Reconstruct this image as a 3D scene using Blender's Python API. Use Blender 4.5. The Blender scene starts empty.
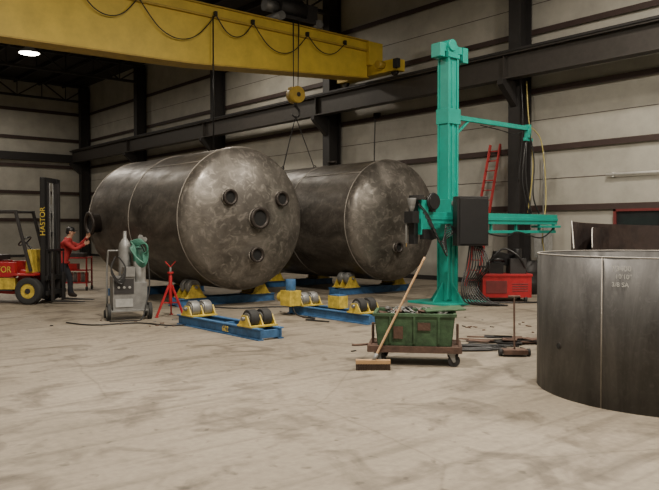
import bpy, bmesh, math, random
from mathutils import Vector, Matrix, Euler
random.seed(4)
rad=math.radians
# Building frame: +X towards the crane-runway wall, +Y along it. The viewer's heading is 40 deg off +Y.
HEAD=rad(-40)
CA,SA=math.cos(rad(40)),math.sin(rad(40))
def site(X,Y,z=0.0):
    return Vector((CA*X+SA*Y,-SA*X+CA*Y,z))

# ---------------------------------------------------------------- materials
def mat(name,col,rough=0.6,metal=0.0,var=0.15,scale=6.0,bump=0.0,bscale=40.0,emit=0.0,col2=None,detail=6.0,coat=0.0):
    m=bpy.data.materials.new(name); m.use_nodes=True
    nt=m.node_tree; b=nt.nodes['Principled BSDF']
    b.inputs['Roughness'].default_value=rough; b.inputs['Metallic'].default_value=metal
    tc=nt.nodes.new('ShaderNodeTexCoord')
    n=nt.nodes.new('ShaderNodeTexNoise'); n.inputs['Scale'].default_value=scale; n.inputs['Detail'].default_value=detail
    n.inputs['Roughness'].default_value=0.65
    nt.links.new(tc.outputs['Object'],n.inputs['Vector'])
    r=nt.nodes.new('ShaderNodeValToRGB')
    r.color_ramp.elements[0].position=0.3; r.color_ramp.elements[1].position=0.7
    c2=col2 if col2 else tuple(min(1,c*(1+var)) for c in col)
    c1=tuple(c*(1-var) for c in col)
    r.color_ramp.elements[0].color=(*c1,1); r.color_ramp.elements[1].color=(*c2,1)
    nt.links.new(n.outputs['Fac'],r.inputs['Fac']); nt.links.new(r.outputs['Color'],b.inputs['Base Color'])
    if bump>0:
        n2=nt.nodes.new('ShaderNodeTexNoise'); n2.inputs['Scale'].default_value=bscale; n2.inputs['Detail'].default_value=4
        nt.links.new(tc.outputs['Object'],n2.inputs['Vector'])
        bp=nt.nodes.new('ShaderNodeBump'); bp.inputs['Strength'].default_value=bump; bp.inputs['Distance'].default_value=0.02
        nt.links.new(n2.outputs['Fac'],bp.inputs['Height']); nt.links.new(bp.outputs['Normal'],b.inputs['Normal'])
    if emit>0:
        b.inputs['Emission Color'].default_value=(*col,1); b.inputs['Emission Strength'].default_value=emit
    if coat>0: b.inputs['Coat Weight'].default_value=coat
    return m

def floor_mat():
    m=bpy.data.materials.new('concrete_floor'); m.use_nodes=True
    nt=m.node_tree; b=nt.nodes['Principled BSDF']; L=nt.links.new
    tc=nt.nodes.new('ShaderNodeTexCoord')
    def noise(s,d=6,dist=0):
        n=nt.nodes.new('ShaderNodeTexNoise'); n.inputs['Scale'].default_value=s; n.inputs['Detail'].default_value=d
        n.inputs['Distortion'].default_value=dist; L(tc.outputs['Object'],n.inputs['Vector']); return n
    def ramp(src,p0,c0,p1,c1):
        r=nt.nodes.new('ShaderNodeValToRGB'); e=r.color_ramp.elements
        e[0].position=p0; e[0].color=(*c0,1); e[1].position=p1; e[1].color=(*c1,1); L(src,r.inputs['Fac']); return r
    def mix(bt,f,a,c):
        x=nt.nodes.new('ShaderNodeMixRGB'); x.blend_type=bt; x.inputs['Fac'].default_value=f
        L(a,x.inputs['Color1']); L(c,x.inputs['Color2']); return x
    base=ramp(noise(0.45,8,0.6).outputs['Fac'],0.3,(0.20,0.170,0.128),0.72,(0.285,0.245,0.19))
    fine=ramp(noise(14,9).outputs['Fac'],0.3,(0.80,0.80,0.80),0.75,(1.08,1.08,1.08))
    st=ramp(noise(1.3,8,1.5).outputs['Fac'],0.33,(0.46,0.44,0.43),0.48,(1,1,1))
    spots=ramp(noise(5.5,3,0.3).outputs['Fac'],0.28,(0.35,0.33,0.32),0.35,(1,1,1))
    mp=nt.nodes.new('ShaderNodeMapping'); mp.inputs['Rotation'].default_value=(0,0,rad(-20)); mp.inputs['Scale'].default_value=(0.35,4.5,1)
    L(tc.outputs['Object'],mp.inputs['Vector'])
    sn=nt.nodes.new('ShaderNodeTexNoise'); sn.inputs['Scale'].default_value=1.4; sn.inputs['Detail'].default_value=9; L(mp.outputs['Vector'],sn.inputs['Vector'])
    sk=ramp(sn.outputs['Fac'],0.32,(0.60,0.59,0.58),0.5,(1,1,1))
    # hairline cracks
    vo=nt.nodes.new('ShaderNodeTexVoronoi'); vo.feature='DISTANCE_TO_EDGE'; vo.inputs['Scale'].default_value=0.28
    wn=noise(1.5,6); vm=nt.nodes.new('ShaderNodeMixRGB'); vm.inputs['Fac'].default_value=0.12
    L(tc.outputs['Object'],vm.inputs['Color1']); L(wn.outputs['Color'],vm.inputs['Color2']); L(vm.outputs['Color'],vo.inputs['Vector'])
    ck=ramp(vo.outputs['Distance'],0.0,(0.5,0.48,0.46),0.005,(1,1,1))
    a=mix('MULTIPLY',1,base.outputs['Color'],fine.outputs['Color'])
    for f,s in ((0.8,st),(0.65,spots),(0.75,sk),(0.45,ck)): a=mix('MULTIPLY',f,a.outputs['Color'],s.outputs['Color'])
    L(a.outputs['Color'],b.inputs['Base Color'])
    b.inputs['Roughness'].default_value=0.68
    bp=nt.nodes.new('ShaderNodeBump'); bp.inputs['Strength'].default_value=0.25; bp.inputs['Distance'].default_value=0.01
    L(noise(30,5).outputs['Fac'],bp.inputs['Height']); L(bp.outputs['Normal'],b.inputs['Normal'])
    return m

def steel_mat(name,c0,c1,c2,metal=0.55,r0=0.3,r1=0.55,stretch=(1,1,1),scale=3.0,seed=0,patch=0.5,pscale=4.5,gain=1.7):
    m=bpy.data.materials.new(name); m.use_nodes=True
    nt=m.node_tree; b=nt.nodes['Principled BSDF']; L=nt.links.new
    tc=nt.nodes.new('ShaderNodeTexCoord')
    mp=nt.nodes.new('ShaderNodeMapping'); mp.inputs['Scale'].default_value=stretch; mp.inputs['Location'].default_value=(seed,seed,0)
    L(tc.outputs['Object'],mp.inputs['Vector'])
    n=nt.nodes.new('ShaderNodeTexNoise'); n.inputs['Scale'].default_value=scale; n.inputs['Detail'].default_value=12; n.inputs['Roughness'].default_value=0.68; n.inputs['Distortion'].default_value=0.8
    L(mp.outputs['Vector'],n.inputs['Vector'])
    r=nt.nodes.new('ShaderNodeValToRGB'); e=r.color_ramp.elements
    e[0].position=0.36; e[0].color=(*c0,1); e[1].position=0.70; e[1].color=(*c2,1)
    k=e.new(0.52); k.color=(*c1,1)
    L(n.outputs['Fac'],r.inputs['Fac'])
    # lighter scuffed / ground patches
    np=nt.nodes.new('ShaderNodeTexNoise'); np.inputs['Scale'].default_value=scale*pscale; np.inputs['Detail'].default_value=10; np.inputs['Distortion'].default_value=2.0
    L(tc.outputs['Object'],np.inputs['Vector'])
    rp=nt.nodes.new('ShaderNodeValToRGB'); rp.color_ramp.elements[0].position=0.52; rp.color_ramp.elements[0].color=(0,0,0,1); rp.color_ramp.elements[1].position=0.76; rp.color_ramp.elements[1].color=(patch,patch,patch,1)
    L(np.outputs['Fac'],rp.inputs['Fac'])
    mx=nt.nodes.new('ShaderNodeMixRGB'); mx.inputs['Color2'].default_value=(c2[0]*gain,c2[1]*gain,c2[2]*gain,1)
    L(rp.outputs['Color'],mx.inputs['Fac']); L(r.outputs['Color'],mx.inputs['Color1']); L(mx.outputs['Color'],b.inputs['Base Color'])
    n3=nt.nodes.new('ShaderNodeTexNoise'); n3.inputs['Scale'].default_value=scale*3; n3.inputs['Detail'].default_value=8
    L(mp.outputs['Vector'],n3.inputs['Vector'])
    mr=nt.nodes.new('ShaderNodeMapRange'); mr.inputs['From Min'].default_value=0.3; mr.inputs['From Max'].default_value=0.7
    mr.inputs['To Min'].default_value=r0; mr.inputs['To Max'].default_value=r1
    L(n3.outputs['Fac'],mr.inputs['Value']); L(mr.outputs['Result'],b.inputs['Roughness'])
    b.inputs['Metallic'].default_value=metal
    bp=nt.nodes.new('ShaderNodeBump'); bp.inputs['Strength'].default_value=0.12; bp.inputs['Distance'].default_value=0.02
    L(n3.outputs['Fac'],bp.inputs['Height']); L(bp.outputs['Normal'],b.inputs['Normal'])
    return m

M={}
M['floor']=floor_mat()
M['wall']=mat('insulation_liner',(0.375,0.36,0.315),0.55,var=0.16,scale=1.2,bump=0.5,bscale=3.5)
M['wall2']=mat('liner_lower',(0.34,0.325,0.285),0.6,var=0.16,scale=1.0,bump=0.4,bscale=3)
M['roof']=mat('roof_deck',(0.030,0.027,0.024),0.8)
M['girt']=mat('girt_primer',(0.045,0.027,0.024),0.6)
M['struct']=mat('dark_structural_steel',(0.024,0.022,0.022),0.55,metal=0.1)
M['runway']=mat('runway_steel',(0.045,0.04,0.036),0.5,metal=0.2)
M['yellow']=mat('crane_yellow',(0.58,0.42,0.05),0.45,var=0.15,scale=2)
M['yellow2']=mat('machine_yellow',(0.46,0.34,0.045),0.5,var=0.45,scale=8)
M['ydark']=mat('crane_flange',(0.40,0.27,0.04),0.5,var=0.2)
M['teal']=mat('teal_paint',(0.010,0.30,0.235),0.42,var=0.15,scale=3)
M['blue']=mat('blue_paint',(0.035,0.11,0.24),0.55,var=0.4,scale=6)
M['red']=mat('red_paint',(0.30,0.010,0.014),0.45,var=0.25,scale=6)
M['redfade']=mat('ladder_red',(0.42,0.045,0.045),0.5,var=0.2)
M['redframe']=mat('window_frame_red',(0.13,0.018,0.018),0.6,var=0.2)
M['black']=mat('black_plastic',(0.012,0.012,0.013),0.4)
M['rubber']=mat('rubber',(0.02,0.02,0.02),0.8)
M['grey']=mat('grey_metal',(0.20,0.20,0.195),0.45,metal=0.4,var=.25)
M['lgrey']=mat('light_grey_paint',(0.27,0.27,0.26),0.5,var=.25)
M['rust']=mat('rusty_steel',(0.085,0.048,0.034),0.75,var=0.4,scale=8,bump=0.3)
M['green']=mat('bin_green',(0.040,0.085,0.040),0.6,var=0.5,scale=7,bump=0.2)
M['greenhose']=mat('green_hose',(0.03,0.13,0.09),0.5)
M['wood']=mat('broom_wood',(0.42,0.26,0.13),0.6)
M['bristle']=mat('bristle',(0.05,0.03,0.02),0.9,bump=0.8,bscale=120)
M['hazy']=mat('yellow_hose',(0.45,0.38,0.12),0.5)
M['skin']=mat('skin',(0.42,0.23,0.15),0.55,var=0.08)
M['jacket']=mat('red_jacket',(0.32,0.02,0.022),0.8,var=0.2,scale=12,bump=0.3,bscale=20)
M['trousers']=mat('dark_trousers',(0.02,0.022,0.03),0.85,bump=0.3,bscale=20)
M['boots']=mat('boots',(0.02,0.013,0.01),0.6)
M['lamp']=mat('lamp_glow',(1.0,0.92,0.78),0.5,emit=22)
M['glass']=mat('dark_glass',(0.02,0.02,0.022),0.15)
M['chalk']=mat('chalk',(0.42,0.42,0.40),0.9)
M['white']=mat('white_paint',(0.65,0.64,0.60),0.5)
M['orange']=mat('brass',(0.3,0.2,0.08),0.4,metal=0.5)
M['tank']=steel_mat('mill_scale_shell',(0.040,0.034,0.029),(0.085,0.075,0.064),(0.165,0.146,0.125),metal=.4,r0=.34,r1=.56,stretch=(1,0.5,1),scale=1.5,patch=.30,pscale=4)
M['head']=steel_mat('mill_scale_head',(0.060,0.053,0.046),(0.110,0.099,0.086),(0.20,0.182,0.16),metal=.45,scale=1.3,r0=0.30,r1=0.52,seed=4,patch=.55,pscale=3.5)
M['weld']=mat('weld_bead',(0.24,0.22,0.195),0.5,metal=0.4,bump=0.5,bscale=60)
M['nozzle']=mat('nozzle_dark',(0.035,0.028,0.024),0.5,metal=0.4)
M['bore']=mat('nozzle_bore',(0.004,0.004,0.004),0.9)
M['ring']=steel_mat('dark_rolled_plate',(0.038,0.036,0.035),(0.062,0.060,0.058),(0.098,0.094,0.091),metal=0.35,stretch=(1,1,0.2),scale=2.5,r0=.42,r1=.62,patch=.2)
M['rim']=mat('cut_plate_edge',(0.35,0.33,0.30),0.5,metal=.3)
M['ringin']=steel_mat('rusty_rolled_plate',(0.024,0.017,0.016),(0.038,0.025,0.022),(0.06,0.04,0.035),metal=0.2,scale=3,r0=.5,r1=.8,patch=.1)

# ---------------------------------------------------------------- mesh builder
class B:
    def __init__(s,name): s.name=name; s.bm=bmesh.new(); s.ms=[]
    def mi(s,m):
        m=M[m]
        if m not in s.ms: s.ms.append(m)
        return s.ms.index(m)
    def faces(s,vs,m,smooth=False):
        i=s.mi(m)
        for f in {f for v in vs for f in v.link_faces}:
            f.material_index=i; f.smooth=smooth
    def box(s,c,size,m,rot=(0,0,0)):
        mt=Matrix.Translation(c)@Euler(rot).to_matrix().to_4x4()@Matrix.Diagonal((*size,1))
        r=bmesh.ops.create_cube(s.bm,size=1,matrix=mt); s.faces(r['verts'],m); return s
    def bx(s,x0,x1,y0,y1,z0,z1,m):
        return s.box(((x0+x1)/2,(y0+y1)/2,(z0+z1)/2),(abs(x1-x0),abs(y1-y0),abs(z1-z0)),m)
    def bar(s,a,b,w,h,m):
        a=Vector(a);b=Vector(b);d=b-a
        q=d.to_track_quat('X','Z').to_matrix().to_4x4()
        mt=Matrix.Translation((a+b)/2)@q@Matrix.Diagonal((d.length,w,h,1))
        r=bmesh.ops.create_cube(s.bm,size=1,matrix=mt); s.faces(r['verts'],m); return s
    def cyl(s,a,b,r,m,r2=None,seg=24):
        a=Vector(a);b=Vector(b);d=b-a
        q=d.to_track_quat('Z','Y').to_matrix().to_4x4()
        mt=Matrix.Translation((a+b)/2)@q
        o=bmesh.ops.create_cone(s.bm,cap_ends=True,segments=seg,radius1=r,radius2=r if r2 is None else r2,depth=d.length,matrix=mt)
        i=s.mi(m)
        for f in {f for v in o['verts'] for f in v.link_faces}:
            f.material_index=i; f.smooth=len(f.verts)<=4
        return s
    def sph(s,c,r,m,sc=(1,1,1),seg=16):
        mt=Matrix.Translation(c)@Matrix.Diagonal((r*sc[0],r*sc[1],r*sc[2],1))
        o=bmesh.ops.create_uvsphere(s.bm,u_segments=seg,v_segments=max(8,seg*2//3),radius=1,matrix=mt); s.faces(o['verts'],m,True); return s
    def lathe(s,prof,o,axis,m,seg=48,closed=False):
        o=Vector(o); q=Vector(axis).to_track_quat('Z','Y').to_matrix(); rings=[]; i=s.mi(m)
        for r,h in prof:
            if r<1e-5: rings.append([s.bm.verts.new(o+q@Vector((0,0,h)))])
            else: rings.append([s.bm.verts.new(o+q@Vector((r*math.cos(2*math.pi*k/seg),r*math.sin(2*math.pi*k/seg),h))) for k in range(seg)])
        n=len(rings)
        for j in range(n if closed else n-1):
            A=rings[j];C=rings[(j+1)%n]
            for k in range(seg):
                k2=(k+1)%seg
                if len(A)==1 and len(C)==1: continue
                if len(A)==1: f=s.bm.faces.new((A[0],C[k],C[k2]))
                elif len(C)==1: f=s.bm.faces.new((A[k],C[0],A[k2]))
                else: f=s.bm.faces.new((A[k],C[k],C[k2],A[k2]))
                f.material_index=i; f.smooth=True
        return s
    def torus(s,c,axis,R,r,m,seg=40,n=10):
        return s.lathe([(R+r*math.cos(2*math.pi*k/n),r*math.sin(2*math.pi*k/n)) for k in range(n)],c,axis,m,seg,True)
    def prism(s,pts,ext,m):
        e=Vector(ext); a=[s.bm.verts.new(Vector(p)) for p in pts]; b=[s.bm.verts.new(Vector(p)+e) for p in pts]; i=s.mi(m); n=len(pts)
        fs=[s.bm.faces.new(a),s.bm.faces.new(b[::-1])]
        for k in range(n): fs.append(s.bm.faces.new((a[k],b[k],b[(k+1)%n],a[(k+1)%n])))
        for f in fs: f.material_index=i
        return s
    def tube(s,pts,r,m,seg=8,sub=6,r2=None):
        P=[Vector(p) for p in pts]
        if len(P)>2:
            Q=[]
            for j in range(len(P)-1):
                p0=P[max(j-1,0)];p1=P[j];p2=P[j+1];p3=P[min(j+2,len(P)-1)]
                for k in range(sub):
                    t=k/sub
                    Q.append(0.5*((2*p1)+(p2-p0)*t+(2*p0-5*p1+4*p2-p3)*t*t+(3*p1-p0-3*p2+p3)*t**3))
            Q.append(P[-1]); P=Q
        i=s.mi(m); prev=None; up=Vector((0.13,0.21,0.97)).normalized(); first=None
        for j,p in enumerate(P):
            d=(P[min(j+1,len(P)-1)]-P[max(j-1,0)])
            if d.length<1e-7: continue
            d.normalize(); u=up-d*up.dot(d)
            if u.length<1e-3: u=d.orthogonal()
            u.normalize(); up=u; w=d.cross(u)
            rr=r if r2 is None else r+(r2-r)*j/(len(P)-1)
            ring=[s.bm.verts.new(p+(u*math.cos(2*math.pi*k/seg)+w*math.sin(2*math.pi*k/seg))*rr) for k in range(seg)]
            if prev:
                for k in range(seg):
                    f=s.bm.faces.new((prev[k],prev[(k+1)%seg],ring[(k+1)%seg],ring[k])); f.material_index=i; f.smooth=True
            else: first=ring
            prev=ring
        for q in (first[::-1],prev):
            f=s.bm.faces.new(q); f.material_index=i
        return s
    def done(s,loc=(0,0,0),rz=0.0,bevel=0.0,parent=None,rot=None):
        bmesh.ops.recalc_face_normals(s.bm,faces=s.bm.faces[:])
        me=bpy.data.meshes.new(s.name); s.bm.to_mesh(me); s.bm.free()
        for m in s.ms: me.materials.append(m)
        o=bpy.data.objects.new(s.name,me); bpy.context.scene.collection.objects.link(o)
        o.location=loc; o.rotation_euler=rot if rot else (0,0,rz)
        if parent: o.parent=parent
        if bevel>0:
            b=o.modifiers.new('bevel','BEVEL'); b.width=bevel; b.segments=2; b.limit_method='ANGLE'; b.angle_limit=rad(50)
        return o
def text(name,body,size,loc,rot,m,parent,ext=0.003,sx=1.0):
    c=bpy.data.curves.new(name,'FONT'); c.body=body; c.size=size; c.extrude=ext; c.align_x='CENTER'; c.align_y='CENTER'
    c.materials.append(M[m]); o=bpy.data.objects.new(name,c); bpy.context.scene.collection.objects.link(o)
    o.location=loc; o.rotation_euler=rot; o.scale=(sx,1,1); o.parent=parent; return o

# ---------------------------------------------------------------- building shell
PW=18.5; DE=47.4; PL=-13.0; DN=-9.0; ZR=11.2
B('floor').bx(PL-.2,PW+.2,DN-.2,DE+.2,-.2,0,'floor').done()
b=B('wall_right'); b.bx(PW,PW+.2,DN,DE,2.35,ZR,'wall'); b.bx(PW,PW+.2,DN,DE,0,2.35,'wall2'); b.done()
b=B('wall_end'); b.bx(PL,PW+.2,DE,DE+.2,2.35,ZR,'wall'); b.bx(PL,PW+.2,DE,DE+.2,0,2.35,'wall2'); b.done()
B('wall_left').bx(PL-.2,PL,DN,DE+.2,0,ZR,'wall').done()
B('wall_near').bx(PL-.2,PW+.2,DN-.2,DN,0,ZR,'wall').done()
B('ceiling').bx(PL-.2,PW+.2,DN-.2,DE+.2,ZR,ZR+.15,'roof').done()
cols=[12.8-8.6*2,12.8-8.6,12.8,21.45,29.9,38.3,46.6]
b=B('trim_girts_right')
for z in (2.35,4.1,5.8,7.55,9.3):
    b.bx(PW-.09,PW,DN,DE,z-.05,z+.06,'girt'); b.bx(PW-.1,PW-.08,DN,DE,z-.08,z+.08,'girt')
for z in (3.2,4.95,6.7,8.4): b.bx(PW-.01,PW,DN,DE,z-.008,z+.008,'girt')
b.bx(PW-.05,PW,DN,DE,0,.15,'struct'); b.done()
b=B('trim_girts_end')
for z in (2.35,4.1,5.8,7.55,9.3): b.bx(PL,PW,DE-.1,DE,z-.1,z+.1,'girt')
b.bx(PL,PW,DE-.35,DE-.1,6.1,6.6,'struct')
b.bx(PL,PW,DE-.05,DE,0,.15,'struct'); b.done()
b=B('wall_columns')
for d in cols:
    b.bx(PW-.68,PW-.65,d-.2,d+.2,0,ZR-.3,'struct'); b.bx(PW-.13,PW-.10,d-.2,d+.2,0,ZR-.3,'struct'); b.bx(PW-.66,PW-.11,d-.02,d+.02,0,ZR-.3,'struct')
    b.bx(PW-.75,PW-.05,d-.3,d+.3,0,.03,'struct')
    b.prism([(PW-.66,d-.1,6.05),(PW-1.35,d-.1,6.05),(PW-1.35,d-.1,5.9),(PW-.66,d-.1,5.3)],(0,.2,0),'struct')
for p in (12.0,5.5,-1,-7.5):
    b.bx(p-.2,p+.2,DE-.5,DE-.1,0,ZR-.3,'struct')
b.done()
b=B('roof_trusses')
for d in cols:
    zt,zb=ZR-.15,ZR-1.15
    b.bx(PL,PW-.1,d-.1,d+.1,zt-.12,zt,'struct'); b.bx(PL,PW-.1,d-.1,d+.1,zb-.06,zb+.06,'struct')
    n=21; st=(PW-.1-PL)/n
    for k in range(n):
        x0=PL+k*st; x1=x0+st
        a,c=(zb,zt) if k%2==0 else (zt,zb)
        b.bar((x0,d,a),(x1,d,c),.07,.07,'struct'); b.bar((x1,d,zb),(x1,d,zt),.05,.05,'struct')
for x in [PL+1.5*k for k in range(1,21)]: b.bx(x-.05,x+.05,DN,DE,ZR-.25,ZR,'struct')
b.done()
# crane runway
b=B('crane_runway')
x=PW-1.05
b.bx(x-.18,x+.18,DN+.2,DE-.5,6.75,6.80,'runway'); b.bx(x-.18,x+.18,DN+.2,DE-.5,6.06,6.10,'runway'); b.bx(x-.015,x+.015,DN+.2,DE-.5,6.08,6.78,'runway')
b.bx(x-.22,x+.22,DN+.2,DE-.5,6.80,6.84,'struct'); b.bx(x-.035,x+.035,DN+.2,DE-.5,6.84,6.92,'struct')
for k in range(6): b.bx(x-.16,x+.16,cols[k]-.01,cols[k]+.01,6.1,6.75,'runway')
b.done()
RX=x
# overhead crane
b=B('overhead_crane')
GD=18.6
x0,x1=RX-.35,PL+1.2
def zb(x): # bottom profile
    return 6.98-min(1,(x0-x)/7.0)*0.52-min(1,max(0,(x0-x-7)/5))*0.1
xs=[x0-(x0-x1)*k/30 for k in range(31)]
pts=[(x_,GD-.25,8.2) for x_ in xs]+[(x_,GD-.25,zb(x_)) for x_ in xs[::-1]]
b.prism(pts,(0,.5,0),'yellow')
b.bx(x1,x0,GD-.33,GD+.33,8.2,8.24,'ydark'); b.bx(x1,x0,GD-.04,GD+.04,8.24,8.31,'struct')
for k in range(30): b.bar((xs[k],GD,zb(xs[k])-.02),(xs[k+1],GD,zb(xs[k+1])-.02),.66,.04,'ydark')
b.bx(x1,x0,GD-.34,GD-.25,7.86,7.92,'ydark')
b.bx(RX-.22,RX+.22,GD-1.5,GD+1.5,7.06,7.45,'yellow'); b.bx(RX-.4,RX+.25,GD-.4,GD+.4,7.4,8.2,'yellow')
for s_ in (-1.25,1.25):
    b.cyl((RX-.06,GD+s_,7.05),(RX+.06,GD+s_,7.05),.125,'struct')
b.bx(RX-.35,RX-.2,GD-1.7,GD-1.5,7.1,7.4,'rubber')
b.cyl((RX-.5,GD-.9,7.3),(RX-.2,GD-.9,7.3),.13,'ydark')
tx=13.9
b.bx(tx-.7,tx+1.1,GD-.45,GD+.45,8.31,8.42,'struct')
b.cyl((tx-.5,GD-.1,8.75),(tx+.5,GD-.1,8.75),.27,'struct'); b.bx(tx+.5,tx+.95,GD-.3,GD+.3,8.42,8.95,'struct'); b.cyl((tx-.95,GD,8.72),(tx-.5,GD,8.72),.18,'grey')
for s_ in (-.6,.9): b.cyl((tx+s_,GD-.48,8.36),(tx+s_,GD+.48,8.36),.13,'grey')
for dx,dy in ((-.10,-.36),(.12,-.36),(-.1,-.4),(.12,-.4)): b.cyl((tx+dx,GD+dy,8.5),(tx+dx*.8,GD-.36,6.1),.012,'struct',seg=6)
b.bx(tx-.22,tx+.22,GD-.47,GD-.25,5.85,6.2,'ydark'); b.cyl((tx,GD-.52,5.98),(tx,GD-.2,5.98),.26,'ydark'); b.cyl((tx,GD-.54,5.98),(tx,GD-.18,5.98),.07,'struct')
b.cyl((tx,GD-.36,5.85),(tx,GD-.36,5.6),.05,'struct')
b.tube([(tx,GD-.36,5.62),(tx+.14,GD-.36,5.5),(tx+.12,GD-.36,5.33),(tx-.02,GD-.36,5.27),(tx-.15,GD-.36,5.36)],.04,'struct',r2=.02)
y_=GD-.36
xx=16.0; amps=[.45,.7,.5,.85,.6,.4,.75,.5,.6,.5]; ws=[1.6,2.1,1.3,2.4,1.7,1.5,2.2,1.8,1.9,1.9]
for amp,w in zip(amps,ws):
    b.tube([(xx,y_,7.95),(xx-w*.25,y_,7.95-amp*.8),(xx-w*.5,y_,7.95-amp*1.05),(xx-w*.75,y_,7.95-amp*.8),(xx-w,y_,7.95)],.016,'black',seg=6)
    b.bx(xx-.04,xx+.04,y_-.03,y_+.08,7.9,8.05,'black'); xx-=w
b.cyl((10.9,GD-.37,7.9),(10.9,GD-.37,3.9),.022,'black',seg=8); b.bx(10.84,10.96,GD-.43,GD-.31,3.6,3.92,'ydark')
for k in range(3): b.cyl((10.9,GD-.45,3.68+k*.08),(10.9,GD-.43,3.68+k*.08),.02,'red',seg=8)
crane=b.done()

# ---------------------------------------------------------------- tanks
R=1.6; ZC=1.96; LS=4.8
rk,Rc=.32,2.9; zc=math.sqrt((Rc-rk)**2-(R-rk)**2); phi=math.asin((R-rk)/(Rc-rk))
def hz(r): return math.sqrt(Rc*Rc-r*r)-zc
hp=[]
for k in range(11):
    a=(math.pi/2-phi)*k/10; hp.append((R-rk+rk*math.cos(a),rk*math.sin(a)))
for k in range(1,16):
    a=phi*(1-k/15); hp.append((Rc*math.sin(a),Rc*math.cos(a)-zc))
def tank(name,p,d,nozz,side):
    b=B(name)
    b.lathe([(R,LS*k/12) for k in range(13)],(0,0,0),(0,1,0),'tank',96)
    b.lathe(hp,(0,0,0),(0,-1,0),'head',96)
    b.lathe(hp,(0,LS,0),(0,1,0),'tank',96)
    for y in (0,LS*.5,LS):
        b.torus((0,y,0),(0,1,0),R+.0,.014,'weld',96,8)
    for (y0,y1,a) in ((0,LS*.5,50),(LS*.5,LS,110)):
        a=rad(a); b.cyl((R*math.cos(a)*-1,y0,R*math.sin(a)),(R*math.cos(a)*-1,y1,R*math.sin(a)),.013,'weld',seg=8)
    for (x,z,r,l) in nozz:
        y=-hz(math.hypot(x,z))
        b.lathe([(r*.72,.1),(r*.72,-l),(r*1.0,-l),(r*1.0,-l+.06),(r*.86,-l+.07),(r*.86,.1)],(x,y,z),(0,1,0),'nozzle',32,True)
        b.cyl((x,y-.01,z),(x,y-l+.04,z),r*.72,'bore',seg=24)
        b.torus((x,y,z),(0,1,0),r*.88,.018,'weld',32,6)
        for k in range(8):
            a=2*math.pi*k/8; b.cyl((x+r*.93*math.cos(a),y-l-.008,z+r*.93*math.sin(a)),(x+r*.93*math.cos(a),y-l+.06,z+r*.93*math.sin(a)),.010,'nozzle',seg=6)
    for (y,ang,r,l) in side:
        a=rad(ang); dx,dz=math.cos(a),math.sin(a)
        b.lathe([(r*.8,-.1),(r*.8,l),(r*1.1,l),(r*1.1,l-.06),(r*.88,l-.06),(r*.88,-.1)],(dx*R,0+y,dz*R),(dx,0,dz),'nozzle',32,True)
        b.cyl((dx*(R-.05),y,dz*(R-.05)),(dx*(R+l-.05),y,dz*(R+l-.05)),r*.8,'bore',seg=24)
    return b.done(loc=(p,d,ZC))
P1,D1=8.90,13.7; P2,D2=13.50,13.6
tank('steel_tank',P1,D1,[(0,0,.24,.12),(-.68,.44,.17,.12),(.68,.44,.17,.12),(0,-.80,.17,.12)],[(4.2,183,.27,.25)])
tank('steel_tank',P2,D2,[(.35,.5,.13,.12),(.8,.5,.13,.12),(.1,0,.22,.12),(-.3,-.7,.14,.1)],[(2.2,95,.12,.12)])

# ---------------------------------------------------------------- rotators
def rotator(p,d,rz,half=.88,zr=.425,drive=True,L=2.6,name='tank_rotator',main='blue',br='yellow2',label=False,r=.16):
    b=B(name)
    for s in (-.19,.19):
        b.bx(-L/2,L/2,s-.05,s+.05,.0,.02,main); b.bx(-L/2,L/2,s-.05,s+.05,.16,.18,main); b.bx(-L/2,L/2,s-.012,s+.012,.01,.17,main)
    for x in (-L/2+.05,0,L/2-.05,-half,half): b.bx(x-.03,x+.03,-.2,.2,.03,.15,main)
    for si,s in enumerate((-1,1)):
        x=s*half; bw=.27 if r>.15 else .2
        b.bx(x-bw,x+bw,-.26,.26,.18,.205,br)
        for y in (-.24,0.0,.24):
            b.prism([(x-bw+.03,y-.012,.2),(x+bw-.03,y-.012,.2),(x+.07,y-.012,zr+.05),(x-.07,y-.012,zr+.05)],(0,.024,0),br)
        b.cyl((x,-.3,zr),(x,.3,zr),.032,'grey',seg=16)
        for y in (-.12,.12):
            b.lathe([(.04,-.085),(r-.05,-.085),(r-.045,-.07),(r-.01,-.08),(r,-.065),(r,.065),(r-.01,.08),(r-.045,.07),(r-.05,.085),(.04,.085)],(x,y,zr),(0,1,0),'rubber' if si else 'grey',32,True)
            for yy in (-.088,.088): b.lathe([(.03,0),(r-.05,0),(r-.05,.004),(.03,.004)],(x,y+yy,zr),(0,1,0),'grey',24,True)
        if drive and si==0:
            b.bx(x-.16,x+.16,-.56,-.28,.2,.5,'yellow2'); b.cyl((x,-.42,.5),(x,-.42,.72),.1,'blue',seg=20); b.cyl((x-.34,-.42,.35),(x-.1,-.42,.35),.1,'yellow2',seg=20)
    if drive:
        b.bx(-.22,.12,.02,.24,.18,.42,'yellow2'); b.box((-.05,.13,.43),(.3,.2,.02),'blue')
        b.tube([(-half,-.4,.3),(-half+.3,-.5,.05),(-half+.8,-.45,.02),(0,-.7,.02),(.5,-.55,.02)],.014,'black',seg=6)
    o=b.done(loc=(p,d,0),rz=rz,bevel=.004)
    if label:
        text('label','602',.13,(.35,-.245,.09),(rad(90),0,0),'yellow2',o)
    return o
for (p,d) in ((P1,D1),(P2,D2)):
    rotator(p,d+.75,0,drive=False); rotator(p,d+4.1,0,drive=False)
rotator(6.46,10.4,rad(-90),half=.92,zr=.31,drive=False,label=True,r=.14)
o=rotator(9.02,10.6,rad(-90),half=.85,zr=.31,drive=True,L=2.4,r=.14)

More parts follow.
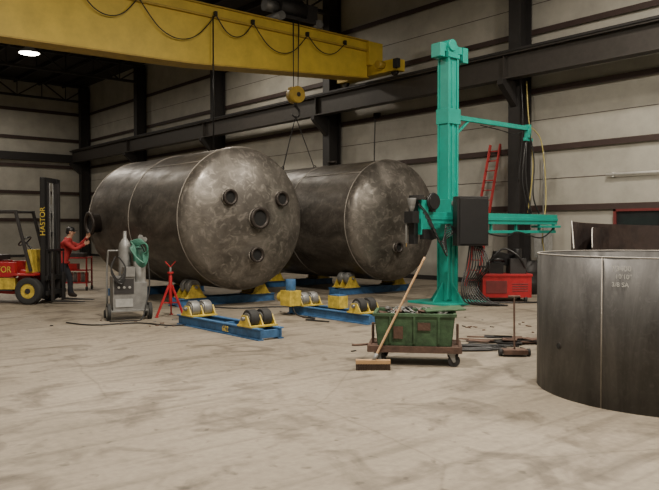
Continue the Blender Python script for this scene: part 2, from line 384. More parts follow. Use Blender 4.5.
# ---------------------------------------------------------------- lifting sling, hung from the hook
b=B('lifting_sling')
hk=Vector((13.9,GD-.36,5.3))
for dx,dy in ((-1.0,-.25),(.1,-.45),(-.55,.3)):
    x_=P2+.2+dx; y_=GD-1.0+dy; zz=ZC+math.sqrt(max(0,R*R-(x_-P2)**2))+.03
    b.tube([hk,(hk+Vector((x_,y_,zz)))/2,(x_,y_,zz)],.016,'struct',seg=6); b.torus((x_,y_,zz+.05),(0,1,0),.05,.014,'struct',16,6)
b.done(parent=crane)

# ---------------------------------------------------------------- welding manipulator (column and boom)
b=B('welding_manipulator')
b.bx(-.65,.65,-.65,.65,.0,.05,'teal')
for a in range(4):
    c,s=math.cos(a*math.pi/2),math.sin(a*math.pi/2)
    b.prism([(c*.15-s*.02,s*.15+c*.02,.05),(c*.5-s*.02,s*.5+c*.02,.05),(c*.15-s*.02,s*.15+c*.02,.5)],(s*.04,-c*.04,0),'teal')
b.bx(-.15,.15,-.14,.14,.06,5.8,'teal')
for s in (-1,1):
    b.bx(-.03,.03,s*.14,s*.165,.3,5.6,'teal'); b.bx(-.18,-.13,s*.15-.03,s*.15+.01,.1,5.7,'teal'); b.bx(.13,.18,s*.15-.03,s*.15+.01,.1,5.7,'teal')
b.bx(-.20,.20,-.20,.20,5.66,5.76,'teal'); b.bx(-.16,.16,-.16,.16,5.76,5.98,'teal'); b.bx(-.38,.55,-.11,.11,5.80,5.97,'teal'); b.bx(.38,.56,-.14,.14,5.62,5.97,'teal'); b.bx(-.42,-.26,-.14,.14,5.66,5.97,'teal')
b.cyl((-.05,-.2,5.95),(-.05,.2,5.95),.13,'teal')
# upper jib arm
b.bx(.1,3.2,-.045,.045,4.29,4.40,'teal'); b.bar((.17,0,3.85),(.75,0,4.3),.05,.05,'teal'); b.bx(3.1,3.22,-.07,.07,4.1,4.44,'teal'); b.bx(3.0,3.35,-.03,.03,4.02,4.1,'teal')
b.bx(-.19,.24,-.19,.19,4.15,4.5,'teal')
# carriage & boom
b.bx(-.34,.34,-.40,.28,1.55,2.4,'teal')
for z in (1.65,2.3):
    for s in (-.26,.26): b.cyl((s,-.43,z),(s,.32,z),.07,'grey')
b.bx(-1.2,3.9,-.42,-.22,1.84,2.10,'teal')
b.bx(-1.2,3.9,-.44,-.42,1.93,2.01,'teal')
b.bx(3.1,4.0,-.46,-.16,1.76,1.82,'teal'); b.bx(1.0,3.9,-.38,-.27,1.62,1.69,'teal')
for xx in (1.2,2.2,3.2,3.85): b.bx(xx-.03,xx+.03,-.36,-.3,1.66,1.85,'teal')
# control cabinet facing the operator
b.box((-.12,-.78,1.90),(.72,.32,1.10),'black',rot=(0,0,rad(-32)))
b.box((-.20,-.78-.160,1.90),(.64,.02,1.02),'black',rot=(0,0,rad(-32)))
b.bar((.0,-.4,2.0),(-.05,-.7,2.0),.1,.3,'teal')
# cross-slide welding head
b.bx(-1.42,-1.2,-.5,-.14,1.6,2.35,'teal'); b.bx(-1.55,-1.42,-.40,-.24,1.4,2.45,'black')
b.bx(-1.75,-1.55,-.55,-.30,1.85,2.1,'black'); b.cyl((-1.68,-.46,2.2),(-1.68,-.46,2.38),.07,'grey',r2=.10); b.cyl((-1.68,-.46,2.2),(-1.68,-.46,2.08),.07,'grey',r2=.02)
b.cyl((-1.68,-.3,1.9),(-1.68,-.3,1.42),.025,'grey'); b.cyl((-1.68,-.3,1.42),(-1.68,-.3,1.34),.012,'orange')
b.cyl((-1.1,-.6,2.32),(-1.1,-.5,2.32),.17,'black'); b.torus((-1.1,-.55,2.32),(0,1,0),.17,.025,'black'); b.cyl((-1.1,-.52,1.6),(-1.1,-.38,1.6),.12,'black')
b.bx(-1.4,-1.0,-.55,-.43,1.5,1.72,'black'); b.bx(-1.2,-.85,-.4,-.2,2.10,2.28,'struct'); b.bx(-1.6,-1.45,-.6,-.4,2.35,2.45,'struct')
for k in range(7):
    b.tube([(-1.55+.08*k,-.45,2.35-.1*k),(-1.3+.03*k,-.6-.03*k,2.0-.1*k),(-1.0+.05*k,-.6,1.5-.06*k),(-.7,-.55,1.5+.05*k),(-.35,-.6,1.7)],.014,'black',seg=6)
for k in range(9):
    s=.045*k
    b.tube([(-.1+s,-.75,1.4),(-.15+s,-.70-s,.9),(-.35+s*1.5,-.72,.45),(-.3+s*1.2,-.80-s,.1),(.1+s,-1.0-s,.02+.0),(.5,-1.1+s,.03)],.018,'black',seg=6)
b.tube([(.3,-.5,2.0),(.8,-.5,1.65),(1.6,-.45,1.55),(2.2,-.4,1.65),(3.2,-.4,1.5),(3.9,-.35,1.8)],.02,'black',seg=6)
b.tube([(3.15,-.05,4.3),(3.3,-.1,3.5),(3.2,-.15,2.6),(3.4,-.2,2.12)],.022,'black',seg=6)
b.tube([(3.2,.05,4.3),(3.0,0,3.6),(2.95,0,2.9),(3.1,-.1,2.12)],.02,'black',seg=6)
b.tube([(3.2,.05,4.35),(3.1,0,3.8),(3.1,0,3.0),(3.2,-.1,2.12)],.02,'black',seg=6)
b.tube([(3.3,0,4.4),(3.75,0,4.1),(3.95,0,3.3),(4.0,0,2.4),(3.7,-.1,1.5),(3.9,-.1,.9)],.015,'hazy',seg=6)
b.tube([(3.0,0,4.3),(2.6,0,4.15),(2.0,0,4.2),(1.2,0,4.25)],.014,'black',seg=6)
b.done(loc=(12.9,11.1,0),bevel=.006)

# ---------------------------------------------------------------- welding power source (red) with gear on top
b=B('welding_power_source')
b.bx(-.58,.58,-.35,.35,.1,.62,'red'); b.bx(-.6,.6,-.37,.37,.6,.66,'red'); b.bx(-.5,.0,-.36,-.345,.2,.5,'redframe')
for k in range(4): b.bx(.12,.5,-.358,-.348,.25+k*.055,.265+k*.055,'black')
for s in (-.45,.45):
    for y in (-.3,.3): b.cyl((s-.03,y,.07),(s+.03,y,.07),.07,'rubber')
b.bx(-.4,-.05,-.2,.15,.66,.92,'black'); b.bx(.1,.48,-.25,.2,.66,1.02,'struct'); b.cyl((.3,-.1,1.0),(.3,-.1,1.25),.1,'black')
b.torus((-.2,-.1,.95),(0,.3,1),.17,.03,'black'); b.box((.0,.1,1.0),(.5,.2,.3),'black',rot=(0,.2,.1))
b.tube([(-.5,-.2,.7),(-.3,-.3,1.1),(0,-.2,1.25),(.3,-.3,1.05),(.5,-.2,.7)],.025,'black',seg=6)
b.tube([(-.6,-.2,.5),(-.68,-.3,.2),(-.7,-.4,.03),(-.6,-.6,.02),(0,-.7,.02),(.6,-.6,.02),(.9,-.4,.02)],.02,'black',seg=6)
b.done(loc=site(4.2,17.35),rz=HEAD,bevel=.015)

# ladder against wall
b=B('ladder')
tz=4.35; LD=13.85
for s in (-.22,.22): b.bar((PW-1.3,LD+s,.0),(PW-.16,LD+s*.85,tz),.035,.09,'redfade')
for k in range(14):
    t=(k+.6)/14.3; xx=PW-1.3+1.14*t; w=.22-.03*t; b.cyl((xx,LD-w,tz*t),(xx,LD+w,tz*t),.018,'redfade',seg=8)
b.done()

# wall items
b=B('window_1'); y0,y1=7.4,10.0
b.bx(PW-.10,PW,y0,y1,2.2,2.28,'redframe'); b.bx(PW-.10,PW,y0,y1,.95,1.03,'redframe')
for y in (y0+.04,(y0+y1)/2,y1-.04): b.bx(PW-.10,PW,y-.04,y+.04,.95,2.28,'redframe')
b.bx(PW-.05,PW-.01,y0,y1,1,2.22,'glass'); b.done(bevel=.006)
b=B('trim_wall_conduit'); b.cyl((PW-.1,6.0,3.2),(PW-.1,10.2,3.2),.04,'white',seg=12)
for y in (6.2,8.1,10): b.bx(PW-.12,PW,y-.03,y+.03,3.14,3.26,'white')
b.done()
b=B('electrical_panel'); b.bx(PW-.3,PW-.1,11.85,12.35,.9,1.9,'lgrey'); b.bx(PW-.32,PW-.3,11.9,12.3,.96,1.84,'lgrey'); b.bx(PW-.35,PW-.32,12.0,12.05,1.3,1.5,'black'); b.cyl((PW-.2,12.1,1.9),(PW-.2,12.1,4.0),.025,'grey',seg=10); b.done(bevel=.01)
b=B('hanging_cable'); b.tube([(PW-.2,19.2,5.9),(PW-.25,19.2,4.5),(PW-.2,19.25,3.0),(PW-.3,19.2,1.5)],.02,'black',seg=6); b.bx(PW-.2,PW-.02,19.1,19.3,5.8,6.0,'black'); b.done()
b=B('hanging_cable'); b.tube([(PW-.75,12.5,6.0),(PW-.8,12.4,4.9),(PW-.8,12.45,4.0),(PW-.85,12.5,3.1)],.02,'black',seg=6); b.tube([(PW-.7,12.35,6.0),(PW-.75,12.25,5.0),(PW-.8,12.05,3.6),(PW-.75,12.25,2.2)],.018,'hazy',seg=6); b.done()
b=B('steel_drum')
b.lathe([(0,0),(.29,0),(.29,.28),(.3,.3),(.29,.32),(.29,.58),(.3,.6),(.29,.62),(.29,.88),(.27,.88),(.27,.86),(0,.86)],(0,0,0),(0,0,1),'struct',32); b.done(loc=(16.4,11.3,0))
b=B('shop_stool'); 
b.cyl((0,0,.68),(0,0,.72),.17,'struct')
for a in range(4):
    c,s=math.cos(a*1.57+.8),math.sin(a*1.57+.8); b.cyl((c*.1,s*.1,.68),(c*.22,s*.22,0),.015,'grey',seg=8)
b.torus((0,0,.25),(0,0,1),.18,.01,'grey'); b.done(loc=(15.9,12.4,0))

# ---------------------------------------------------------------- green scrap bin cart
b=B('scrap_bin_cart')
b.bx(-.56,.56,-.3,.3,.2,.24,'rust')
for s in (-1,1): b.bx(-.58,.58,s*.3-.025,s*.3+.025,.17,.25,'rust')
for s in (-1,1): b.bx(s*.57-.02,s*.57+.02,-.3,.3,.17,.25,'rust')
lo=[(-.46,-.27),(.46,-.27),(.46,.27),(-.46,.27)]; hi=[(-.5,-.31),(.5,-.31),(.5,.31),(-.5,.31)]; zl,zh=.25,.64
for k in range(4):
    a,c=lo[k],lo[(k+1)%4]; e,g=hi[(k+1)%4],hi[k]; 
    n=Vector(((a[0]+c[0])/2,(a[1]+c[1])/2,0)).normalized()*-.015
    b.prism([(a[0],a[1],zl),(c[0],c[1],zl),(e[0],e[1],zh),(g[0],g[1],zh)],n,'green')
b.bx(-.46,.46,-.27,.27,.25,.27,'green')
for s in (-1,1): b.bx(-.52,.52,s*.31-.02,s*.31+.02,.62,.66,'green'); b.bx(s*.5-.02,s*.5+.02,-.31,.31,.62,.66,'green')
for xx in (-.3,0,.3): b.box((xx,-.305,.45),(.03,.02,.34),'green',rot=(rad(5.5),0,0))
b.box((.12,-.315,.50),(.16,.006,.10),'rust',rot=(rad(5.5),0,0)); b.box((-.2,-.31,.42),(.12,.006,.16),'rust',rot=(rad(5.5),0,0))
for s in (-1,1): b.bx(s*.54-.015,s*.54+.015,-.05,.05,.24,.5,'rust')
for xx in (-.46,.46):
    for yy in (-.25,.25):
        b.bx(xx-.05,xx+.05,yy-.045,yy+.045,.15,.17,'grey')
        for q in (-.035,.035): b.prism([(xx-.04,yy+q-.004,.16),(xx+.04,yy+q-.004,.16),(xx+.05,yy+q-.004,.07),(xx+.02,yy+q-.004,.05)],(0,.008,0),'grey')
        b.cyl((xx+.03,yy-.022,.075),(xx+.03,yy+.022,.075),.075,'rubber'); b.cyl((xx+.03,yy-.045,.075),(xx+.03,yy+.045,.075),.02,'grey',seg=10)
b.tube([(-.56,0,.22),(-.75,.02,.2),(-.82,.02,.2)],.015,'rust'); 
for k in range(50):
    x_=random.uniform(-.4,.4); y_=random.uniform(-.22,.22); z_=random.uniform(.52,.67)
    b.box((x_,y_,z_),(random.uniform(.06,.25),random.uniform(.02,.1),random.uniform(.01,.04)),random.choice(['rust','grey','struct','green','rust']),rot=(random.uniform(-.5,.5),random.uniform(-.5,.5),random.uniform(0,3)))
for k in range(8):
    x_=random.uniform(-.35,.1); b.tube([(x_,0,.58),(x_+.1,.1,.7),(x_+.2,-.05,.66),(x_+.3,.05,.6)],.008,'grey',seg=5)
b.box((.36,.02,.69),(.5,.46,.02),'green',rot=(0,rad(-3),rad(8)))
b.done(loc=site(1.10,9.25),rz=HEAD+rad(-8),bevel=.004)

# broom leaning on the cart
b=B('push_broom')
top=Vector((.66,.25,1.36))
b.bx(-.21,.21,-.04,.04,.07,.12,'wood'); 
for k in range(21):
    for y in (-.03,0,.03): b.bx(-.2+k*.02-.008,-.2+k*.02+.008,y-.02+random.uniform(-.004,.004),y+.012,0,.075,'bristle')
b.tube([(.0,0,.1),(.22,.083,.52),(.44,.167,.94),top],.014,'wood',seg=10)
b.cyl((0,0,.1),(.05,.02,.19),.024,'grey',seg=10)
b.done(loc=site(.53,8.74),rz=HEAD)

# floor clutter
b=B('magnet_sweeper'); b.bx(-.16,.16,-.1,.1,.03,.09,'rust'); b.cyl((-.17,0,.05),(-.21,0,.05),.05,'rubber'); b.cyl((.17,0,.05),(.21,0,.05),.05,'rubber'); b.tube([(0,0,.08),(0,.02,.5),(0,.03,.8)],.014,'rust',seg=8); b.cyl((-.08,.03,.8),(.08,.03,.8),.016,'rust',seg=8); b.done(loc=site(2.5,9.7),rz=HEAD)
b=B('steel_offcut_pile')
for k in range(26):
    b.box((random.uniform(-.55,.55),random.uniform(-.25,.25),.02+.012*(k%5)),(random.uniform(.2,.6),random.uniform(.05,.22),.015),random.choice(['rust','rust','struct','rust']),rot=(0,0,random.uniform(-.5,.5)))
b.done(loc=site(2.75,10.9),rz=HEAD)
b=B('rubber_hose'); 
pts=[]
for k in range(30):
    a=k*.7; r=.22+.006*k; pts.append((math.cos(a)*r*1.5,math.sin(a)*r*.6,.02+.003*(k%6)))
b.tube([(-1.1,-.1,.02),(-.7,-.15,.02)]+pts+[(.8,.15,.02)],.016,'black',seg=6,sub=4); b.done(loc=site(1.95,10.25),rz=HEAD)
b=B('power_cable'); b.tube([(-3.0,.3,.015),(-2.2,-.1,.015),(-1.2,.2,.015),(-.2,-.25,.015),(.8,.1,.015),(1.8,-.2,.015),(2.8,.4,.015)],.014,'black',seg=6); b.done(loc=site(.2,15.6),rz=HEAD)
b=B('power_cable'); b.tube([(-1.6,.2,.015),(-1.0,-.15,.015),(-.3,.15,.015),(.4,-.2,.015),(.9,.1,.015),(1.3,.5,.015)],.013,'black',seg=6); b.done(loc=site(-3.2,12.9),rz=HEAD)
b=B('floor_debris')
for k in range(60):
    q=random.choice([(-3.4,13.2),(-.8,14.5),(2.0,14.5),(1.6,10.6),(3.1,12.5)])
    x_=q[0]+random.gauss(0,.6); yy=q[1]+random.gauss(0,.5); b.box((x_,yy,.008),(random.uniform(.02,.12),random.uniform(.015,.05),.014),random.choice(['rust','struct','rust','grey']),rot=(0,0,random.uniform(0,3)))
b.done(rz=HEAD)

# ---------------------------------------------------------------- rolled shell ring on the right
RC=site(3.66,7.7); RR=1.38; RH=1.45
b=B('rolled_steel_ring')
b.lathe([(RR-.018,0),(RR,0),(RR,RH*.5),(RR,RH-.004),(RR-.018,RH-.004),(RR-.018,RH*.5)],(0,0,0),(0,0,1),'ring',128,True)
b.lathe([(RR-.020,RH-.010),(RR+.002,RH-.010),(RR+.002,RH),(RR-.020,RH)],(0,0,0),(0,0,1),'rim',128,True)
a=rad(219); 
b.cyl((RR*math.cos(a),RR*math.sin(a),0),(RR*math.cos(a),RR*math.sin(a),RH-.01),.008,'weld',seg=8)
a=rad(196.5); c,s=math.cos(a),math.sin(a)
b.cyl((c*(RR-.03),s*(RR-.03),.52),(c*(RR+.006),s*(RR+.006),.52),.036,'nozzle',seg=24); b.cyl((c*RR,s*RR,.52),(c*(RR+.010),s*(RR+.010),.52),.028,'bore',seg=24)
o=b.done(loc=RC,rz=HEAD)
for i,(t,sz,da) in enumerate((('T3400',.07,0),('10\'10"',.06,.8),('3/8 SA',.06,-.4))):
    a=rad(227.0+da); text('chalk_line_%d'%(i+1),t,sz,(math.cos(a)*(RR+.012),math.sin(a)*(RR+.012),1.34-.075*i),(rad(90),0,a+rad(90)),'chalk',o,ext=.0003)
# rolled plates standing behind the ring
def plate(loc,R2,a0,sweep,zt,slope,rz=HEAD):
    b=B('rolled_steel_plate'); n=40; th=.015; i=b.mi('ringin'); ir=b.mi('rim')
    def V(r,a,z): return b.bm.verts.new((r*math.cos(a),r*math.sin(a),z))
    prev=None
    for k in range(n+1):
        t=k/n; a=rad(a0-t*sweep); e=min(1,t/.06)**.6; z1=1.45+(zt-slope*t-1.45)*e
        q=[V(R2,a,0),V(R2,a,z1),V(R2-th,a,z1),V(R2-th,a,0)]
        if prev:
            for j in range(4):
                f=b.bm.faces.new((prev[j],q[j],q[(j+1)%4],prev[(j+1)%4])); f.material_index=ir if j==1 else i; f.smooth=False
        else: b.bm.faces.new(q)
        prev=q
    b.bm.faces.new(prev[::-1]); b.done(loc=loc,rz=rz)
plate(site(5.1,9.7),1.75,172,150,1.84,.12)
plate(site(5.45,9.95),1.72,165,140,1.74,.0)

# ---------------------------------------------------------------- gas cylinder / welding cart on the left
b=B('welding_cart')
b.bx(-.38,.38,-.28,.28,.16,.19,'grey'); b.bx(-.3,.1,-.24,.2,.19,.82,'grey'); b.bx(-.28,.08,-.255,-.24,.5,.78,'struct'); b.bx(-.26,.06,-.256,-.24,.25,.4,'lgrey')
for k in range(3): b.cyl((-.2+.1*k,-.27,.62),(-.2+.1*k,-.25,.62),.025,'lgrey',seg=12)
for s in (-.34,.34):
    b.tube([(s,.26,.17),(s,.27,.9),(s*.95,.2,1.3)],.02,'grey')
b.cyl((-.33,.2,1.3),(.33,.2,1.3),.02,'grey')
b.lathe([(0,.19),(.115,.19),(.115,1.25),(.1,1.33),(.05,1.4),(.03,1.42),(.03,1.5),(0,1.5)],(.24,.05,0),(0,0,1),'lgrey',28)
b.lathe([(.118,1.1),(.118,1.25),(.103,1.34),(.053,1.41),(.02,1.42)],(.24,.05,0),(0,0,1),'greenhose',28)
b.lathe([(0,.19),(.12,.19),(.12,1.35),(.1,1.45),(.05,1.53),(.035,1.55),(.035,1.68),(0,1.68)],(-.02,.14,0),(0,0,1),'grey',28)
b.cyl((.24,.05,1.5),(.24,-.06,1.5),.03,'orange'); b.cyl((.24,-.08,1.56),(.24,-.04,1.56),.05,'grey'); b.cyl((.33,-.03,1.52),(.33,.01,1.52),.045,'grey')
for k in range(5): 
    q=.02*k
    b.tube([(.05+q,-.1,1.48-q),(.22+q,-.16-q,1.52-q),(.34,-.16-q,1.38-q),(.35-q,-.18,1.15+q),(.26,-.2-q,1.0+q),(.14,-.2,1.1+q),(.12-q,-.15,1.35),(.05+q,-.1,1.48-q)],.018,'greenhose',seg=6)
for k in range(4): b.tube([(-.26,-.28,1.2),(-.34,-.30,1.0-.03*k),(-.22+.02*k,-.32,.78-.03*k),(-.08,-.3,.98),(-.2,-.28,1.2)],.014,'black' if k%2 else 'rubber',seg=6)
b.tube([(.24,-.05,1.45),(.36,-.15,1.1),(.38,-.2,.6),(.3,-.3,.3),(.2,-.4,.03),(.0,-.5,.02),(-.4,-.45,.02)],.014,'rubber',seg=6)
b.bx(-.1,.1,-.27,.0,.82,1.0,'grey'); b.bx(-.08,.34,-.2,.0,.19,.7,'grey')
for s in (-.38,.38):
    b.cyl((s-.03,-.2,.16),(s+.03,-.2,.16),.16,'rubber'); b.cyl((s-.035,-.2,.16),(s+.035,-.2,.16),.10,'lgrey'); b.cyl((s-.02,.24,.08),(s+.02,.24,.08),.08,'rubber')
    b.bx(s*.93-.02,s*.93+.02,-.24,-.16,.12,.19,'grey')
b.done(loc=site(-3.88,13.8),rz=HEAD+rad(25),bevel=.006)

# red pipe stand
b=B('pipe_jack_stand')
b.cyl((0,0,.25),(0,0,.85),.035,'red'); b.cyl((0,0,.85),(0,0,.98),.022,'grey'); b.cyl((0,0,.84),(0,0,.88),.06,'red')
for a in (100,220,340):
    c,s=math.cos(rad(a)),math.sin(rad(a)); b.bar((c*.03,s*.03,.62),(c*.30,s*.30,.015),.03,.04,'red'); b.bar((0,0,.27),(c*.18,s*.18,.28),.02,.02,'red'); b.cyl((c*.30,s*.30,0),(c*.30,s*.30,.02),.04,'red',seg=12)
for s in (-1,1): b.bar((0,0,.97),(s*.10,0,1.08),.05,.015,'red')
b.done(loc=site(-3.13,14.15),rz=HEAD,bevel=.003)

# ---------------------------------------------------------------- forklift
b=B('forklift')
W=.5
def fw(x,r,w):
    for s in (-1,1):
        y=s*(W+.02)
        b.lathe([(r*.55,-w/2),(r*.92,-w/2),(r,-w/2+.03),(r,w/2-.03),(r*.92,w/2),(r*.55,w/2)],(x,y,r),(0,1,0),'rubber',36,True)
        b.cyl((x,y-w*.38,r),(x,y+w*.38,r),r*.56,'yellow2'); b.cyl((x,y-w*.5,r),(x,y+w*.5,r),r*.2,'struct',seg=16)
fw(.16,.31,.2); fw(-1.5,.25,.17)
b.prism([(-1.95,-W+.12,.3),(-.3,-W+.12,.22),(.2,-W+.12,.35),(.22,-W+.12,.72),(-.12,-W+.12,.78),(-.2,-W+.12,.55),(-.62,-W+.12,.55),(-.7,-W+.12,.98),(-1.95,-W+.12,1.0)],(0,2*W-.24,0),'red')
b.prism([(-2.2,-W,.35),(-1.82,-W,.3),(-1.7,-W,.55),(-1.3,-W,.55),(-1.2,-W,.7),(-1.2,-W,1.05),(-1.95,-W,1.08),(-2.2,-W,.95)],(0,2*W,0),'yellow2')
b.bx(-.24,.34,-W-.12,W+.12,.66,.70,'red'); b.bx(-.75,-.25,-W,-W+.15,.3,.42,'struct')
b.bx(-1.2,-.20,-W,-W+.13,.62,.96,'red'); b.bx(-1.2,-.20,W-.13,W,.62,.96,'red'); b.bx(-1.2,-.18,-W-.01,-W+.14,.34,.60,'yellow2')
b.bx(-1.2,-.68,-.25,.25,1.0,1.12,'black'); b.box((-1.2,0,1.35),(.1,.48,.5),'black',rot=(0,rad(-12),0))
b.prism([(.0,-.38,.7),(.2,-.38,.7),(.12,-.38,1.25),(.02,-.38,1.25)],(0,.76,0),'yellow2')
b.cyl((.02,0,1.2),(-.18,0,1.42),.025,'black'); b.torus((-.2,0,1.44),(-.6,0,.75),.16,.018,'black')
for s in (-1,1):
    y=s*(W-.08)
    b.bar((.15,y,.75),(-.2,y,2.12),.07,.06,'struct'); b.bar((-1.75,y,1.05),(-1.45,y,2.12),.07,.06,'struct'); b.bx(-1.5,-.17,y-.035,y+.035,2.1,2.16,'struct')
for k in range(7): b.bx(-1.4+.19*k,-1.36+.19*k,-W+.1,W-.1,2.1,2.15,'struct')
b.cyl((-1.9,-.3,1.2),(-1.9,.3,1.2),.16,'lgrey')
for s in (-1,1):
    y=s*.33
    b.bx(.36,.5,y-.06,y-.03,.12,2.9,'black'); b.bx(.36,.40,y-.06,y+.04,.12,2.9,'black'); b.bx(.46,.5,y-.06,y+.04,.12,2.9,'black')
    b.bx(.4,.52,y*.8-.03,y*.8+.03,.15,2.8,'struct'); b.cyl((.33,y*.75,.4),(.33,y*.75,2.3),.035,'grey')
for z in (.25,1.6,2.86): b.bx(.36,.44,-.38,.38,z-.05,z+.06,'black')
b.bx(.36,.44,-.38,.38,2.0,2.1,'black')
for s in (-.08,.08): b.cyl((.45,s,.5),(.45,s,2.8),.015,'grey',seg=8)
b.tube([(.42,.15,.6),(.45,.17,1.8),(.42,.15,2.75),(.46,.2,2.0),(.5,.2,1.0)],.015,'rubber',seg=6)
for z in (.2,.55): b.bx(.52,.58,-.48,.48,z,z+.1,'black')
for k in range(6): b.bx(.53,.56,-.45+.17*k,-.42+.17*k,.55,1.25,'black')
b.bx(.53,.56,-.45,.45,1.2,1.26,'black')
for s in (-.28,.28): b.bx(.58,.63,s-.06,s+.06,.04,.7,'struct'); b.prism([(.58,s-.06,.04),(.58,s-.06,.09),(.7,s-.06,.085),(1.35,s-.06,.055),(1.35,s-.06,.04)],(0,.12,0),'struct')
fk=b.done(loc=site(-6.98,16.95),rz=HEAD+rad(-4),bevel=.008)
text('maker_name','HASTOR',.20,(-.62,-W-.004,.79),(rad(90),0,0),'yellow2',fk,sx=.9)
text('maker_name_mast','HASTOR',.17,(.43,-.395,1.9),(rad(90),rad(-90),0),'yellow2',fk)

# ---------------------------------------------------------------- worker
def worker():
    J={'pel':((0,0,.93),.145),'wai':((.03,0,1.08),.135),'che':((.09,0,1.27),.16),'upp':((.13,0,1.40),.12),'nec':((.17,0,1.50),.058),'hd1':((.205,0,1.58),.082),'hd2':((.21,0,1.67),.092),'hd3':((.205,0,1.73),.06)}
    E=[('pel','wai'),('wai','che'),('che','upp'),('upp','nec'),('nec','hd1'),('hd1','hd2'),('hd2','hd3')]
    for n,s,el,wr in (('r',-1,(.35,-.27,1.22),(.55,-.20,1.34)),('l',1,(.38,.26,1.30),(.57,.16,1.50))):
        J['sh'+n]=((.12,s*.185,1.39),.075); J['el'+n]=(el,.055); J['wr'+n]=(wr,.036)
        d=(Vector(wr)-Vector(el)).normalized(); J['pa'+n]=(tuple(Vector(wr)+d*.06),.036)
        E+= [('upp','sh'+n),('sh'+n,'el'+n),('el'+n,'wr'+n),('wr'+n,'pa'+n)]
    for n,s,kn,an in (('r',-1,(.06,-.11,.50),(-.06,-.12,.10)),('l',1,(.18,.12,.50),(.17,.13,.10))):
        J['hi'+n]=((.01,s*.10,.86),.105); J['kn'+n]=(kn,.078); J['an'+n]=(an,.058); J['to'+n]=((an[0]+.17,an[1]+s*.02,.05),.042); J['he'+n]=((an[0]-.03,an[1],.048),.042)
        E+=[('pel','hi'+n),('hi'+n,'kn'+n),('kn'+n,'an'+n),('an'+n,'to'+n),('an'+n,'he'+n)]
    names=list(J); me=bpy.data.meshes.new('worker')
    me.from_pydata([J[n][0] for n in names],[(names.index(a),names.index(c)) for a,c in E],[])
    o=bpy.data.objects.new('tmp_body',me); bpy.context.scene.collection.objects.link(o)
    o.modifiers.new('skin','SKIN'); 
    for i,n in enumerate(names):
        sv=me.skin_vertices[0].data[i]; r=J[n][1]; sv.radius=(r,r*(1.25 if n in('che','upp','wai','pel') else 1)); sv.use_root=(i==0)
    ss=o.modifiers.new('sub','SUBSURF'); ss.levels=2; ss.render_levels=2
    dg=bpy.context.evaluated_depsgraph_get(); m2=bpy.data.meshes.new_from_object(o.evaluated_get(dg))
    bpy.data.objects.remove(o)
    bb=B('worker'); bb.bm.from_mesh(m2)
    for k in ('skin','jacket','trousers','boots','black'): bb.mi(k)
    wrs=[Vector(J['wrr'][0]),Vector(J['wrl'][0])]; els=[Vector(J['elr'][0]),Vector(J['ell'][0])]
    for f in bb.bm.faces:
        c=f.calc_center_median(); f.smooth=True; k=1
        if c.z<.14: k=3
        elif c.z<.90: k=2
        if c.z>1.505 and c.x<.34: k=0
        for w,e in zip(wrs,els):
            if (c-w).dot((w-e).normalized())>.0 and (c-w).length<.2: k=0
        f.material_index=k
    h=Vector((.21,0,1.645))
    bb.sph(h+Vector((.095,0,-.01)),.018,'skin',(1.2,.8,1.4),10)
    for s in (-1,1):
        bb.sph(h+Vector((.078,s*.032,.018)),.011,'black',(.8,1,.8),8); bb.sph(h+Vector((-.005,s*.09,0)),.028,'skin',(.8,.35,1.1),10)
    bb.box(h+Vector((.082,0,-.052)),(.012,.045,.008),'boots')
    bb.lathe([(.1,0),(.103,.03),(.095,.07),(.065,.1),(0,.112)],h+Vector((-.005,0,.03)),(.0,0,1),'black',28); bb.sph(h+Vector((-.03,0,.01)),.088,'black',(1,1,1),16)
    bb.prism([h+Vector(p) for p in ((.07,-.07,.045),(.15,-.045,.035),(.165,0,.033),(.15,.045,.035),(.07,.07,.045))],(0,0,.01),'black')
    bb.torus((.155,0,1.475),(.35,0,1),.075,.028,'jacket',28,8)
    bb.torus((.01,0,.90),(0,0,1),.155,.03,'jacket',32,8)
    for n,s in (('r',-1),('l',1)):
        w=Vector(J['wr'+n][0]); e=Vector(J['el'+n][0]); d=(w-e).normalized(); up=Vector((0,0,1)); side=d.cross(up).normalized(); up=side.cross(d)
        bb.tube([w-d*.03,w+d*.01],.044,'jacket',seg=14); pc=w+d*.085
        for k in range(4):
            base=pc+up*(.03-.02*k); ln=(.07,.078,.072,.056)[k]
            bb.tube([base-d*.03,base+d*ln*.5+side*s*.004,base+d*ln*.85+side*s*.02,base+d*ln*.95+side*s*.045],.0098,'skin',seg=8,r2=.0075)
        bb.tube([w+d*.03+up*.02,w+d*.055+up*.05+side*s*.01,w+d*.09+up*.06+side*s*.025],.0115,'skin',seg=8,r2=.009)
    return bb.done(loc=site(-6.62,17.8),rz=HEAD+rad(12))
worker()

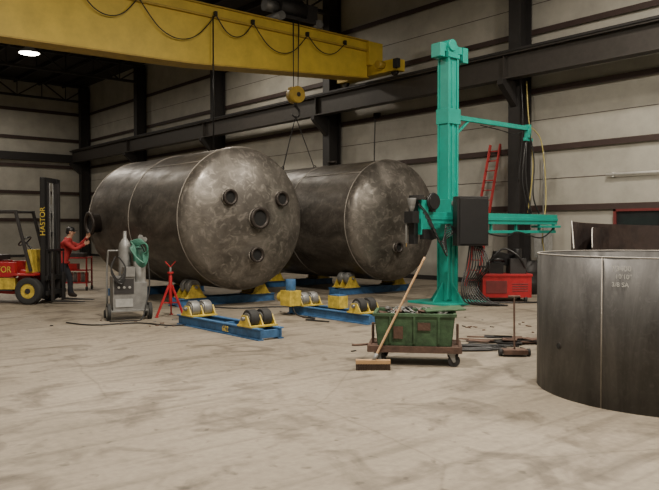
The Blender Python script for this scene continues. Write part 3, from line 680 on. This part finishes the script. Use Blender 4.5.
# tool trolley behind worker
b=B('tool_trolley')
for x_ in (-.4,.4):
    for y_ in (-.22,.22): b.bx(x_-.02,x_+.02,y_-.02,y_+.02,.1,.95,'red'); b.cyl((x_-.02,y_,.06),(x_+.02,y_,.06),.06,'rubber')
for z in (.2,.55,.9): b.bx(-.42,.42,-.24,.24,z,z+.03,'red')
for k in range(7): b.cyl((-.33+.11*k,0,.23),(-.33+.11*k,0,.5),.05,'grey' if k%2 else 'redfade',seg=14)
b.bx(-.3,.1,-.15,.1,.58,.75,'red'); b.bx(-.35,.3,-.15,.15,.93,1.05,'struct'); b.done(loc=(7.6,20.3,0),rz=HEAD,bevel=.005)

# ---------------------------------------------------------------- high-bay lamps
def lamp(p,d,z,power,col=(1,.90,.76)):
    b=B('high_bay_lamp')
    b.lathe([(.12,.42),(.14,.40),(.16,.25),(.42,0.02),(.44,0),(.41,.02),(.14,.24),(0,.26)],(0,0,0),(0,0,1),'grey',32)
    b.cyl((0,0,.0),(0,0,.035),.38,'lamp'); b.cyl((0,0,.42),(0,0,ZR-z-.0),.012,'struct',seg=6)
    o=b.done(loc=(p,d,z))
    l=bpy.data.lights.new('high_bay_light','AREA'); l.shape='DISK'; l.size=.8; l.energy=power; l.color=col
    lo=bpy.data.objects.new('light',l); bpy.context.scene.collection.objects.link(lo); lo.location=(0,0,-.03); lo.parent=o
for (p,d,w) in ((-4,-2,500),(4,0,1300),(12,1,700),(-4,9,500),(5,7.6,1150),(13.5,6.4,700),(-3,18,300),(4.0,20.0,420),(14.6,25,280),(6,26,200),(9.6,30.5,250),(3,38,200),(11,42.5,220)):  # strongest lamps, over the near floor, are added to imitate camera-flash falloff
    lamp(p,d,9.6 if d!=30.5 else 8.9,w)
ww=bpy.data.worlds.new('world'); bpy.context.scene.world=ww; ww.use_nodes=True
ww.node_tree.nodes['Background'].inputs['Color'].default_value=(1,.85,.7,1); ww.node_tree.nodes['Background'].inputs['Strength'].default_value=.05

# ---------------------------------------------------------------- camera
c=bpy.data.cameras.new('camera'); co=bpy.data.objects.new('camera',c); bpy.context.scene.collection.objects.link(co)
c.sensor_width=36; c.lens=720/659*36; c.clip_end=200
co.location=(0,0,1.7); co.rotation_euler=(rad(90-1.19),0,HEAD)
bpy.context.scene.camera=co
